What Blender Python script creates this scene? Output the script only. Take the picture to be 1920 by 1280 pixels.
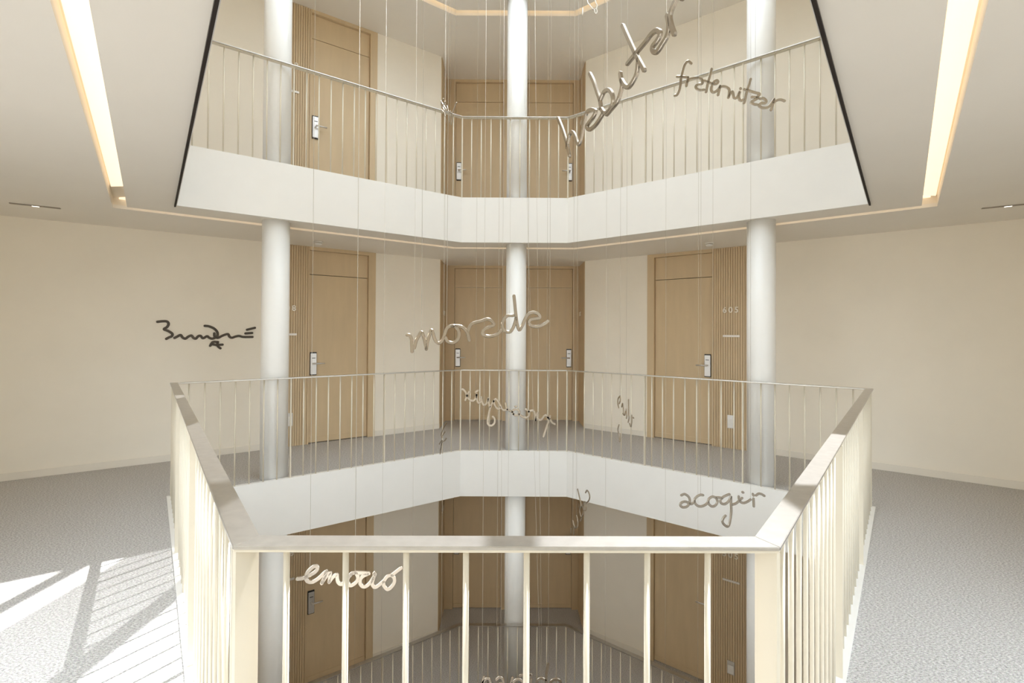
import bpy, bmesh, math, random
from mathutils import Vector, Matrix
from mathutils.geometry import tessellate_polygon
for o in list(bpy.data.objects): bpy.data.objects.remove(o)
SC = bpy.context.scene
COL = SC.collection
random.seed(4)

# ------------------------------------------------------------------ camera
FPX, YAW, PITCH, ROLL, HC, SY = 892.565, 0.0049277, 0.0096933, 0.0052954, 1.41386, -25.802
cd = bpy.data.cameras.new('camera'); cam = bpy.data.objects.new('camera', cd); COL.objects.link(cam)
cd.sensor_fit = 'HORIZONTAL'; cd.sensor_width = 36.0
cd.lens = FPX / 1920 * 36; cd.shift_y = SY / 1920
cd.clip_start = 0.02; cd.clip_end = 200
f = Vector((math.sin(YAW), math.cos(YAW), 0)); r = Vector((math.cos(YAW), -math.sin(YAW), 0)); u = Vector((0, 0, 1))
f, u = f*math.cos(PITCH)+u*math.sin(PITCH), u*math.cos(PITCH)-f*math.sin(PITCH)
r, u = r*math.cos(ROLL)+u*math.sin(ROLL), u*math.cos(ROLL)-r*math.sin(ROLL)
M = Matrix((r, u, -f)).transposed().to_4x4(); M.translation = Vector((0, 0, HC))
cam.matrix_world = M
SC.camera = cam

# ------------------------------------------------------------------ world, sun, exposure
SC.view_settings.view_transform = 'Standard'
SC.view_settings.look = 'None'
SC.view_settings.gamma = 1.0
SC.view_settings.use_curve_mapping = False
SC.view_settings.exposure = 0.42
try:
    SC.cycles.max_bounces = 16; SC.cycles.diffuse_bounces = 12; SC.cycles.glossy_bounces = 6
    SC.cycles.use_denoising = True
    SC.cycles.sample_clamp_indirect = 8.0
except Exception: pass
W = bpy.data.worlds.new('world'); SC.world = W; W.use_nodes = True
bg = W.node_tree.nodes['Background']; bg.inputs[1].default_value = 3.5
_tc = W.node_tree.nodes.new('ShaderNodeTexCoord'); _sx = W.node_tree.nodes.new('ShaderNodeSeparateXYZ'); _rp = W.node_tree.nodes.new('ShaderNodeValToRGB')
W.node_tree.links.new(_tc.outputs['Generated'], _sx.inputs[0]); W.node_tree.links.new(_sx.outputs['Z'], _rp.inputs[0]); W.node_tree.links.new(_rp.outputs[0], bg.inputs[0])
_rp.color_ramp.elements[0].position = 0.0; _rp.color_ramp.elements[0].color = (0.24, 0.225, 0.20, 1)   # ground
_rp.color_ramp.elements[1].position = 0.06; _rp.color_ramp.elements[1].color = (0.82, 0.92, 1.0, 1)    # bright sky
sl = bpy.data.lights.new('sun', 'SUN'); sl.energy = 12.0; sl.angle = math.radians(0.4); sl.color = (0.97, 0.985, 1.0)
sun = bpy.data.objects.new('sun', sl); COL.objects.link(sun)
SUN_AZ = Vector((-0.51, -0.86, -2.17)).normalized()          # travelling direction of the sunlight
sun.rotation_euler = SUN_AZ.to_track_quat('-Z', 'Y').to_euler(); sun.location = (1.5, 3, 9)
pl = bpy.data.lights.new('skylight_portal', 'AREA'); pl.shape = 'RECTANGLE'; pl.size = 6.2; pl.size_y = 5.0
pl.cycles.is_portal = True
po = bpy.data.objects.new('skylight_portal', pl); COL.objects.link(po); po.location = (0, 3.3, 6.15)

# ------------------------------------------------------------------ plan of the atrium (metres)
H, FT, HR = 3.0, 0.5204, 0.9712
C = H - FT                                                    # ceiling height above each floor
V2 = lambda x, y: Vector((x, y))
P = [V2(-0.5516, 1.0188), V2(-2.8354, 4.0517), V2(-0.5758, 5.6394), V2(0.6822, 5.6339), V2(2.9212, 3.8644), V2(0.5482, 1.0208)]
SIDES = ['left side', 'back left side', 'back', 'back right side', 'right side', 'near side']
def offs(pts, o):
    n = len(pts); out = []
    for i in range(n):
        a, b, c = pts[i-1], pts[i], pts[(i+1) % n]
        d1 = (b-a).normalized(); d2 = (c-b).normalized()
        n1 = V2(-d1.y, d1.x); n2 = V2(-d2.y, d2.x); m = (n1+n2).normalized()
        out.append(b + m*(o/m.dot(n1)))
    return out
def line_x(p, d, q, e):
    den = d.x*e.y-d.y*e.x; t = ((q-p).x*e.y-(q-p).y*e.x)/den
    return p+d*t
WL, UL = V2(-1.027, 7.0), V2(-0.826, -0.5634).normalized()    # left outer wall, s runs from the alcove outwards
WR, UR = V2(1.118, 7.08), V2(0.795, -0.607).normalized()
NL = V2(-UL.y, UL.x); NL = NL if NL.y < 0 else -NL
NR = V2(-UR.y, UR.x); NR = NR if NR.y < 0 else -NR
YB = 7.63
off16 = offs(P, 1.62)
dl = (P[1]-P[0]).normalized(); dr = (P[4]-P[5]).normalized()
CL = line_x(WL, UL, off16[0], dl); CR = line_x(WR, UR, off16[5], dr)
DL = line_x(off16[0], dl, V2(0, -0.55), V2(1, 0)); DR = line_x(off16[5], dr, V2(0, -0.55), V2(1, 0))
ROOM = [WL, CL, DL, DR, CR, WR, V2(WR.x, YB), V2(WL.x, YB)]   # anticlockwise seen from above
def grow(pts, o):
    return offs(pts, -o)

# ------------------------------------------------------------------ materials
def lin(c):
    return tuple((v/12.92 if v <= 0.04045 else ((v+0.055)/1.055)**2.4) for v in [x/255 for x in c])
def mat(name, col, rough=0.6, metal=0.0, noise=0.0, nscale=6.0, bump=0.0, bscale=120.0, emit=None, estr=0.0, coat=0.0, stretch=None):
    m = bpy.data.materials.new(name); m.use_nodes = True; nt = m.node_tree; b = nt.nodes['Principled BSDF']
    b.inputs['Base Color'].default_value = (*col, 1); b.inputs['Roughness'].default_value = rough; b.inputs['Metallic'].default_value = metal
    tc = nt.nodes.new('ShaderNodeTexCoord')
    src = tc.outputs['Object']
    if stretch:
        mp = nt.nodes.new('ShaderNodeMapping'); mp.inputs['Scale'].default_value = stretch
        nt.links.new(src, mp.inputs[0]); src = mp.outputs[0]
    if noise:
        t = nt.nodes.new('ShaderNodeTexNoise'); t.inputs['Scale'].default_value = nscale; t.inputs['Detail'].default_value = 6
        nt.links.new(src, t.inputs['Vector'])
        rp = nt.nodes.new('ShaderNodeValToRGB'); rp.color_ramp.elements[0].position = 0.3; rp.color_ramp.elements[1].position = 0.7
        rp.color_ramp.elements[0].color = (*[max(0, v*(1-noise)) for v in col], 1); rp.color_ramp.elements[1].color = (*[min(1, v*(1+noise)) for v in col], 1)
        nt.links.new(t.outputs['Fac'], rp.inputs[0]); nt.links.new(rp.outputs[0], b.inputs['Base Color'])
    if bump:
        t2 = nt.nodes.new('ShaderNodeTexNoise'); t2.inputs['Scale'].default_value = bscale; t2.inputs['Detail'].default_value = 4
        nt.links.new(src, t2.inputs['Vector'])
        bp = nt.nodes.new('ShaderNodeBump'); bp.inputs['Strength'].default_value = bump; bp.inputs['Distance'].default_value = 0.01
        nt.links.new(t2.outputs['Fac'], bp.inputs['Height']); nt.links.new(bp.outputs[0], b.inputs['Normal'])
    if emit:
        b.inputs['Emission Color'].default_value = (*emit, 1); b.inputs['Emission Strength'].default_value = estr
    return m
M_WALL = mat('cream_wall_paint', (0.925, 0.87, 0.765), 0.75, noise=0.02, nscale=2.0, bump=0.05, bscale=300)
M_CEIL = mat('ceiling_plaster', (0.83, 0.79, 0.72), 0.85, noise=0.015, nscale=1.5)
M_FASC = mat('white_fascia_paint', (0.845, 0.83, 0.795), 0.5, noise=0.01)
M_COLM = mat('white_column_paint', (0.90, 0.895, 0.87), 0.35, noise=0.01)
M_BASE = mat('white_skirting_paint', (0.85, 0.80, 0.71), 0.5, noise=0.01)
M_BAR = mat('cream_metal_paint', (0.70, 0.635, 0.51), 0.4, noise=0.02)
M_DOOR = mat('tan_door_laminate', (0.655, 0.51, 0.32), 0.45, noise=0.04, nscale=3, stretch=(4, 4, 0.6))
M_DARK = mat('dark_edge_metal', (0.016, 0.009, 0.006), 0.8, noise=0.2)
M_STEEL = mat('brushed_stainless_steel', (0.63, 0.61, 0.58), 0.29, 1.0, noise=0.06, nscale=30, bump=0.02, bscale=80)
M_POL = mat('polished_steel', (0.47, 0.415, 0.345), 0.22, 1.0, noise=0.03, nscale=20)
M_LOCK = mat('satin_nickel', (0.74, 0.72, 0.70), 0.35, 0.6, noise=0.03)
M_BLACK = mat('black_plastic', (0.03, 0.026, 0.022), 0.4, noise=0.1)
M_BRONZE = mat('dark_bronze_lettering', (0.075, 0.058, 0.04), 0.45, 0.2, noise=0.1)
M_WHITE = mat('white_plastic', (0.86, 0.84, 0.80), 0.35, noise=0.01)
M_SIGN = mat('pale_sign_plate', (0.85, 0.80, 0.74), 0.3, 0.1, noise=0.01)
M_NUM = mat('number_steel', (0.86, 0.79, 0.68), 0.35, 0.1, noise=0.03)
M_WIRE = mat('thin_steel_wire', (0.46, 0.42, 0.35), 0.5, 0.1, noise=0.02)
M_LED = mat('warm_light_diffuser', (0.9, 0.85, 0.75), 0.5, noise=0.01, emit=(1.0, 0.81, 0.59), estr=0.66)
M_SLOT = mat('slot_housing_paint', (0.85, 0.78, 0.66), 0.5, noise=0.01)
M_LENS = mat('small_lens_light', (0.9, 0.9, 0.85), 0.3, noise=0.01, emit=(1.0, 0.95, 0.85), estr=2.0)
M_FRAME = mat('fixture_grey', (0.36, 0.31, 0.25), 0.5, noise=0.05)
M_ROOF = mat('roof_steel_paint', (0.75, 0.73, 0.70), 0.5, noise=0.02)

M_SHAFT = mat('brown_bounce_damper', (0.24, 0.18, 0.12), 0.8, noise=0.05)  # kept dark to cut light bounced up onto the lower gallery
def carpet():
    m = bpy.data.materials.new('mottled_grey_carpet'); m.use_nodes = True; nt = m.node_tree; b = nt.nodes['Principled BSDF']
    b.inputs['Roughness'].default_value = 0.95
    tc = nt.nodes.new('ShaderNodeTexCoord')
    n1 = nt.nodes.new('ShaderNodeTexNoise'); n1.inputs['Scale'].default_value = 140; n1.inputs['Detail'].default_value = 5; n1.inputs['Roughness'].default_value = 0.75
    mp = nt.nodes.new('ShaderNodeMapping'); mp.inputs['Scale'].default_value = (0.55, 1.2, 1)
    nt.links.new(tc.outputs['Object'], mp.inputs[0]); nt.links.new(mp.outputs[0], n1.inputs['Vector'])
    rp = nt.nodes.new('ShaderNodeValToRGB'); e = rp.color_ramp.elements
    e[0].position = 0.36; e[0].color = (0.25, 0.23, 0.212, 1); e[1].position = 0.64; e[1].color = (0.78, 0.745, 0.705, 1)
    nt.links.new(n1.outputs['Fac'], rp.inputs[0])
    n2 = nt.nodes.new('ShaderNodeTexNoise'); n2.inputs['Scale'].default_value = 260; n2.inputs['Detail'].default_value = 2
    nt.links.new(tc.outputs['Object'], n2.inputs['Vector'])
    mx = nt.nodes.new('ShaderNodeMixRGB'); mx.blend_type = 'OVERLAY'; mx.inputs[0].default_value = 0.35
    nt.links.new(rp.outputs[0], mx.inputs[1]); nt.links.new(n2.outputs['Color'], mx.inputs[2])
    hs = nt.nodes.new('ShaderNodeHueSaturation'); hs.inputs['Saturation'].default_value = 0.65; nt.links.new(mx.outputs[0], hs.inputs['Color'])
    nt.links.new(hs.outputs[0], b.inputs['Base Color'])
    bp = nt.nodes.new('ShaderNodeBump'); bp.inputs['Strength'].default_value = 0.5; bp.inputs['Distance'].default_value = 0.006
    nt.links.new(n2.outputs['Fac'], bp.inputs['Height']); nt.links.new(bp.outputs[0], b.inputs['Normal'])
    return m
M_CARPET = carpet()

# ------------------------------------------------------------------ mesh helpers
class MB:
    def __init__(s): s.v = []; s.f = []
    def add(s, vs, fs):
        k = len(s.v); s.v += [tuple(v) for v in vs]; s.f += [[i+k for i in q] for q in fs]
    def prism(s, poly, z0, z1):                               # poly anticlockwise
        n = len(poly)
        s.add([(p[0], p[1], z0) for p in poly]+[(p[0], p[1], z1) for p in poly],
              [list(range(n))[::-1], list(range(n, 2*n))]+[[i, (i+1) % n, n+(i+1) % n, n+i] for i in range(n)])
    def box(s, x0, x1, y0, y1, z0, z1): s.prism([(x0, y0), (x1, y0), (x1, y1), (x0, y1)], z0, z1)
    def wbox(s, W0, U, N, s0, s1, d0, d1, z0, z1):            # box in wall coordinates: s along, d towards the corridor
        q = [W0+U*a+N*b for a, b in ((s0, d0), (s1, d0), (s1, d1), (s0, d1))]
        if (q[1]-q[0]).cross(q[2]-q[1]) < 0: q = q[::-1]
        s.prism(q, z0, z1)
    def ring(s, a, b, z0, z1):                                # between two matching outlines
        n = len(a)
        for i in range(n):
            j = (i+1) % n; q = [a[i], a[j], b[j], b[i]]
            if (q[1]-q[0]).cross(q[2]-q[1]) < 0: q = q[::-1]
            s.prism(q, z0, z1)
    def closed_ring(s, a, b, z0, z1):                         # one welded ring, no inner partitions
        n = len(a); vs = [(p.x, p.y, z) for z in (z0, z1) for L in (a, b) for p in L]
        fs = []
        for i in range(n):
            j = (i+1) % n
            fs += [[i, j, n+j, n+i], [2*n+i, 3*n+i, 3*n+j, 2*n+j], [i, 2*n+i, 2*n+j, j], [n+i, n+j, 3*n+j, 3*n+i]]
        s.add(vs, fs)
    def slab(s, outer, hole, z0, z1):                         # plate with a hole
        A = [Vector((p.x, p.y, 0)) for p in outer]; B = [Vector((p.x, p.y, 0)) for p in hole]
        tr = tessellate_polygon([A, B]); al = A+B; n = len(al)
        vs = [(p.x, p.y, z0) for p in al]+[(p.x, p.y, z1) for p in al]; fs = []
        for t in tr:
            a, b, c = [al[i] for i in t]; t = list(t)
            if (b-a).cross(c-b).z < 0: t = t[::-1]
            fs.append([i+n for i in t]); fs.append(t[::-1])
        for s0, cnt in ((0, len(A)), (len(A), len(B))):
            for i in range(cnt):
                a, b = s0+i, s0+(i+1) % cnt; fs.append([a, b, b+n, a+n])
        s.add(vs, fs)
    def cyl(s, x, y, r, z0, z1, n=12):
        s.prism([(x+r*math.cos(2*math.pi*i/n), y+r*math.sin(2*math.pi*i/n)) for i in range(n)], z0, z1)
    def tube(s, a, b, r, n=8):
        a, b = Vector(a), Vector(b); d = (b-a).normalized(); q = d.to_track_quat('Z', 'Y')
        vs = [e+q @ Vector((r*math.cos(2*math.pi*i/n), r*math.sin(2*math.pi*i/n), 0)) for e in (a, b) for i in range(n)]
        s.add(vs, [list(range(n))[::-1], list(range(n, 2*n))]+[[i, (i+1) % n, n+(i+1) % n, n+i] for i in range(n)])
    def build(s, name, m, parent=None, origin=None, bevel=0.0, smooth=False):
        me = bpy.data.meshes.new(name)
        o0 = Vector(origin) if origin else Vector((0, 0, 0))
        me.from_pydata([tuple(Vector(v)-o0) for v in s.v], [], s.f); me.update()
        bm = bmesh.new(); bm.from_mesh(me); bmesh.ops.recalc_face_normals(bm, faces=bm.faces)
        if bevel:
            bmesh.ops.bevel(bm, geom=list(bm.edges), offset=bevel, segments=2, affect='EDGES', clamp_overlap=True)
        bm.to_mesh(me); bm.free()
        if smooth:
            for p in me.polygons: p.use_smooth = len(p.vertices) == 4
        me.materials.append(m)
        o = bpy.data.objects.new(name, me); COL.objects.link(o); o.location = o0
        if parent: o.parent = parent; o.location = o0-parent.matrix_basis.translation if parent.rotation_euler.z == 0 else o0
        return o
def tag(o, label=None, cat=None, group=None, kind=None):
    if label: o['label'] = label
    if cat: o['category'] = cat
    if group: o['group'] = group
    if kind: o['kind'] = kind
    return o
def thing(name, loc, label, cat, group=None, kind=None, rz=0.0):
    o = bpy.data.objects.new(name, None); COL.objects.link(o); o.location = loc; o.rotation_euler = (0, 0, rz); o.empty_display_size = 0.1
    return tag(o, label, cat, group, kind)

# ------------------------------------------------------------------ storeys: floors, ceilings, slab edges, walls
LEVELS = {-1: ('lower', 5), 0: ('middle', 6), 1: ('upper', 7)}
ROOM_O = grow(ROOM, 0.13)
P34, P44 = offs(P, 0.34), offs(P, 0.44)
for L, (lv, num) in LEVELS.items():
    z = L*H
    m = MB(); m.slab(ROOM_O, offs(P, 0.045), z-0.10, z); tag(m.build('floor', M_CARPET), f'grey mottled carpet floor of the {lv} gallery', 'floor', kind='structure')
    m = MB(); m.closed_ring(P, offs(P, 0.018), z-FT-0.002, z-0.09); m.closed_ring(P, offs(P, 0.045), z-0.09, z+0.012)
    tag(m.build(f'trim_{L+2}', M_FASC), f'white slab edge band around the opening below the {lv} railing', 'slab edge', kind='structure')
    if L < 1 or True:
        zc = z+C
        m = MB(); m.slab(ROOM_O, P44, zc, zc+0.03); m.closed_ring(offs(P, 0.019), P34, zc, zc+0.03)
        tag(m.build('ceiling', M_CEIL), f'flat cream ceiling over the {lv} gallery with a light slot ring', 'ceiling', kind='structure')
# dark metal strip on the ceiling edge, left and right of the opening
for nm, (i, j), sd in (('trim_5', (0, 1), 'left'), ('trim_6', (4, 5), 'right')):
    a, b = offs(P, 0.006), offs(P, 0.018); q = [a[i], a[j], b[j], b[i]]
    if (q[1]-q[0]).cross(q[2]-q[1]) < 0: q = q[::-1]
    m = MB(); m.prism(q, C-0.016, C-0.0025)
    tag(m.build(nm, M_DARK), f'thin dark metal strip along the {sd} edge of the middle ceiling opening', 'edge trim', kind='structure')
# roof hole narrowed left, near and right to cut light on the upper gallery
def inset(i, j, d):
    U = (P[j]-P[i]).normalized(); return P[i]-V2(-U.y, U.x)*d, U
ed = [inset(0, 1, 0.3), inset(1, 2, 0.0), inset(2, 3, 0.0), inset(3, 4, 0.0), inset(4, 5, 0.15), inset(5, 0, 0.6)]
ROOF_HOLE = [line_x(*ed[k-1], *ed[k]) for k in range(6)]
# roof slab edge above the upper gallery, skylight frame of beams
m = MB(); m.closed_ring(P, offs(P, 0.045), 2*H-FT-0.002, 2*H-0.12); m.slab(ROOM_O, ROOF_HOLE, 2*H-0.12, 2*H)
tag(m.build('trim_4', M_FASC), 'white roof slab edge above the upper gallery', 'slab edge', kind='structure')
sk = thing('window_1', (0, 3.3, 2*H), 'roof light frame of pale steel beams above the opening', 'roof light', kind='structure')
for x in (-1.95, -1.15, -0.36, 0.42, 1.2, 1.98):
    m = MB(); m.box(x-0.045, x+0.045, 0.6, 6.2, 2*H, 2*H+0.10); m.build('frame_bar', M_ROOF, sk)
for y in (1.6, 3.4):
    m = MB(); m.box(-3.0, 3.0, y-0.03, y+0.03, 2*H+0.10, 2*H+0.16); m.build('cross_bar', M_ROOF, sk)
for k in range(14):                                           # added close set blades, dimming the sun through one roof bay
    x = -0.955+k*0.040; m = MB(); m.box(x-0.017, x+0.017, 0.6, 6.2, 2*H+0.02, 2*H+0.024); m.build('sun_dimmer_blade', M_ROOF, sk)
# unseen shaft added below the lower gallery to keep sky light out
m = MB(); m.closed_ring(P, offs(P, 0.1), -2*H-0.5, -H-FT-0.002); tag(m.build('wall_shaft', M_SHAFT), 'plain wall added as an unseen shaft below the lower gallery', 'wall', kind='structure')
m = MB(); q = offs(P, 0.1); m.prism([V2(p.x, p.y) for p in q][::-1], -2*H-0.6, -2*H-0.5); tag(m.build('floor', M_SHAFT), 'unseen floor added at the foot of the shaft', 'floor', kind='structure')

SD, SJ0, SJ1, SF = 1.80, 0.96, 1.055, 2.30                    # along the wall: leaf end, pier end, jamb end, end of the fluted panel
def outer_walls(L):
    z = L*H; lv = LEVELS[L][0]; z1 = z+C
    for sd, W0, U, N, corner, door in (('left', WL, UL, NL, CL, True), ('right', WR, UR, NR, CR, L < 1)):
        e = (corner-W0).length
        m = MB(); b = MB()
        spans = [(0, SJ0), (SF, e+0.1)] if door else [(0, e+0.1)]
        for a, c in spans:
            m.wbox(W0, U, N, a, c, -0.10, 0, z, z1); b.wbox(W0, U, N, a+(0.0 if a == 0 else 0.0), c-0.1 if c > 3 else c, 0, 0.012, z, z+0.072)
        tag(m.build(f'wall_{sd}', M_WALL), f'cream outer wall on the {sd} of the {lv} gallery', 'wall', kind='structure')
        tag(b.build(f'baseboard_{sd}', M_BASE, bevel=0.002), f'pale skirting board along the {sd} wall of the {lv} gallery', 'skirting board', kind='structure')
    m = MB(); m.box(WL.x-0.1, WR.x+0.1, YB+0.06, YB+0.14, z, z1); tag(m.build('wall_back', M_WALL), f'back wall of the door alcove on the {lv} gallery', 'wall', kind='structure')
    for sd, x0, x1, W0, U, N in (('left', WL.x-0.10, WL.x-0.014, WL, UL, NL), ('right', WR.x+0.014, WR.x+0.10, WR, UR, NR)):
        m = MB(); m.box(x0, x1, W0.y+0.10, YB+0.06, z, z1)
        tag(m.build(f'wall_alcove_{sd}', M_WALL), f'{sd} side wall of the door alcove on the {lv} gallery', 'wall', kind='structure')
    if L >= -1:
        for nm, a, b in (('wall_near_left', CL, DL), ('wall_front', DL, DR), ('wall_near_right', DR, CR)):
            U = (b-a).normalized(); N = V2(-U.y, U.x); m = MB(); ln = (b-a).length
            if L == 0 and nm != 'wall_front':                 # tall windows added out of view beside the viewer for fill light
                s0, s1 = (ln-2.9, ln-0.15) if nm == 'wall_near_left' else (0.15, 2.9)
                m.wbox(a, U, N, -0.05, s0, -0.10, 0, z, z1); m.wbox(a, U, N, s1, ln+0.05, -0.10, 0, z, z1)
                m.wbox(a, U, N, s0, s1, -0.10, 0, z, z+0.12); m.wbox(a, U, N, s0, s1, -0.10, 0, z+2.40, z1)
                q = a+U*((s0+s1)/2)
                wn = thing('fill_window_2' if s0 > 1 else 'fill_window_3', (q.x, q.y, z), f'tall window added for fill light in the wall beside the viewer, {nm[10:]}', 'window', kind='structure')
                fm = MB()
                for s_ in (s0, (s0+s1)/2-0.02, s1-0.04): fm.wbox(a, U, N, s_, s_+0.04, -0.08, -0.03, z+0.12, z+2.40)
                for zz in (0.12, 2.36): fm.wbox(a, U, N, s0, s1, -0.08, -0.03, z+zz, z+zz+0.04)
                fm.build('fill_window_frame', M_ROOF, wn)
                pw = bpy.data.lights.new('fill_window_portal', 'AREA'); pw.shape = 'RECTANGLE'; pw.size = 2.9; pw.size_y = 2.4
                pw.cycles.is_portal = True
                pwo = bpy.data.objects.new('fill_window_portal', pw); COL.objects.link(pwo); q = q-N*0.12; pwo.location = (q.x, q.y, 1.26)
                pwo.rotation_euler = Vector((N.x, N.y, 0)).to_track_quat('-Z', 'Z').to_euler()
            else: m.wbox(a, U, N, -0.05, ln+0.05, -0.10, 0, z, z1)
            tag(m.build(nm, M_WALL), f'plain cream wall beside the viewer on the {lv} gallery, {nm[5:].replace("_", " ")}', 'wall', kind='structure')
for L in LEVELS: outer_walls(L)

# ------------------------------------------------------------------ doors with frame, transom panel, leaf, lock and lever
DN = [0]
def door(W0, U, N, z, s0, s1, sf0, sf1, lock_hi, label, centre=False, lockdark=False):
    """leaf from s0 to s1 (U direction); frame bands sf0..s0 and s1..sf1; lock near s1 if lock_hi else near s0"""
    DN[0] += 1
    mid = W0+U*((s0+s1)/2)
    t = thing(f'door_{DN[0]}', (mid.x, mid.y, z), label, 'door', kind='structure')
    H1 = C
    m = MB()
    if s0-sf0 > 0.02: m.wbox(W0, U, N, sf0, s0, -0.10, 0.004, z, z+H1)
    if sf1-s1 > 0.02: m.wbox(W0, U, N, s1, sf1, -0.10, 0.004, z, z+H1)
    m.wbox(W0, U, N, s0, s1, -0.10, 0.004, z+2.437, z+H1)
    m.build('door_frame', M_DOOR, t)
    g = 0.004
    m = MB(); m.wbox(W0, U, N, s0+g, s1-g, -0.085, -0.038, z+2.136, z+2.434); m.build('transom_panel', M_DOOR, t)
    m = MB(); m.wbox(W0, U, N, s0+g, s1-g, -0.085, -0.038, z+0.008, z+2.128); lf = m.build('door_leaf', M_DOOR, t)
    m = MB(); m.wbox(W0, U, N, s0, s1, -0.10, -0.09, z, z+2.437); m.build('stop', M_BLACK, t)
    m = MB(); m.wbox(W0, U, N, s0+g, s1-g, -0.038, -0.032, z+0.010, z+0.075); m.build('kick_strip', M_DOOR, t)
    a, b = (s1-0.092, s1-0.022) if lock_hi else (s0+0.022, s0+0.092)
    sg = -1 if lock_hi else 1
    m = MB(); m.wbox(W0, U, N, a-0.004, b+0.004, -0.038, -0.022, z+0.858, z+1.150); hb = m.build('lock_case', M_BLACK, t, bevel=0.002)
    m = MB(); m.wbox(W0, U, N, a, b, -0.022, -0.010, z+0.870, z+1.135); m.build('lock_plate', M_LOCK, t, bevel=0.003)
    m = MB(); m.wbox(W0, U, N, a+0.014, b-0.014, -0.010, -0.008, z+1.072, z+1.080); m.build('card_slot', M_BLACK, t)
    c = (a+b)/2; hz = z+1.008
    def w3(s, dd, zz): q = W0+U*s+N*dd; return (q.x, q.y, zz)
    m = MB(); m.tube(w3(c, -0.012, hz), w3(c, 0.040, hz), 0.009, 10); m.tube(w3(c-sg*0.009, 0.036, hz), w3(c+sg*0.125, 0.036, hz), 0.0095, 10); m.build('lever_handle', M_LOCK, t, smooth=True)
    for ch in list(t.children):                               # fittings move with the leaf: one level deeper
        if ch.name.split('.')[0] in ('kick_strip', 'lock_case', 'lock_plate', 'card_slot', 'lever_handle'):
            ch.parent = lf; ch.location = (0, 0, 0)
    return t

def fluted(W0, U, N, s0, s1, z, label, depth=0.0):
    m = MB(); m.wbox(W0, U, N, s0, s1, -0.10, -0.012+depth, z, z+C)
    n = max(2, round((s1-s0)/0.0285)); p = (s1-s0)/n
    for k in range(n): m.wbox(W0, U, N, s0+k*p+0.001, s0+k*p+p-0.008, -0.012+depth, 0.001+depth, z, z+C)
    q = W0+U*((s0+s1)/2)
    return tag(m.build('fluted_panel', M_DOOR, origin=(q.x, q.y, z)), label, 'wall panel')

def text_mesh(txt, size, ext):
    cu = bpy.data.curves.new('t', 'FONT'); cu.body = txt; cu.size = size; cu.extrude = ext; cu.offset = 0.0022; cu.align_x = 'LEFT'; cu.resolution_u = 6
    o = bpy.data.objects.new('t', cu); COL.objects.link(o); bpy.context.view_layer.update()
    dg = bpy.context.evaluated_depsgraph_get(); me = bpy.data.meshes.new_from_object(o.evaluated_get(dg)); bpy.data.objects.remove(o); bpy.data.curves.remove(cu)
    return me
def room_number(txt, W0, U, N, sc, z, label, size=0.098, d=0.012):
    """digits read left to right for a viewer in the corridor"""
    rt = U if V2(-U.y, U.x).dot(N) < 0 else -U               # viewer's right
    q = W0+U*sc
    t = thing('room_number', (q.x, q.y, z), label, 'room number', 'metal room numbers on the fluted panels', rz=math.atan2(rt.y, rt.x))
    wd = 0.068
    for k, chd in enumerate(txt):
        me = text_mesh(chd, size, 0.004)
        for v in me.vertices:
            x, y, zz = v.co; v.co = (x+(k-len(txt)/2)*wd+0.004, -zz-d, y)
        me.update(); me.materials.clear(); me.materials.append(M_NUM)
        bm = bmesh.new(); bm.from_mesh(me); bmesh.ops.recalc_face_normals(bm, faces=bm.faces); bm.to_mesh(me); bm.free()
        me.name = 'digit'
        o = bpy.data.objects.new('digit', me); COL.objects.link(o); o.parent = t
    return t
def small_plate(name, W0, U, N, s0, s1, z0, z1, m_, label, cat, group=None, th=0.010):
    m = MB(); m.wbox(W0, U, N, s0, s1, 0.001, th, z0, z1); q = W0+U*((s0+s1)/2)
    return tag(m.build(name, m_, origin=(q.x, q.y, z0), bevel=0.0015), label, cat, group)
def switch(W0, U, N, s0, s1, z0, z1, label):
    q = W0+U*((s0+s1)/2); t = thing('light_switch', (q.x, q.y, z0), label, 'switch', 'wall switches below the name plates')
    m = MB(); m.wbox(W0, U, N, s0, s1, 0.001, 0.009, z0, z1); m.build('cover_plate', M_LOCK, t, bevel=0.002)
    m = MB(); m.wbox(W0, U, N, s0+0.008, s1-0.008, 0.009, 0.014, z0+0.010, z1-0.045); m.build('rocker', M_WHITE, t, bevel=0.002)
    return t

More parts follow.
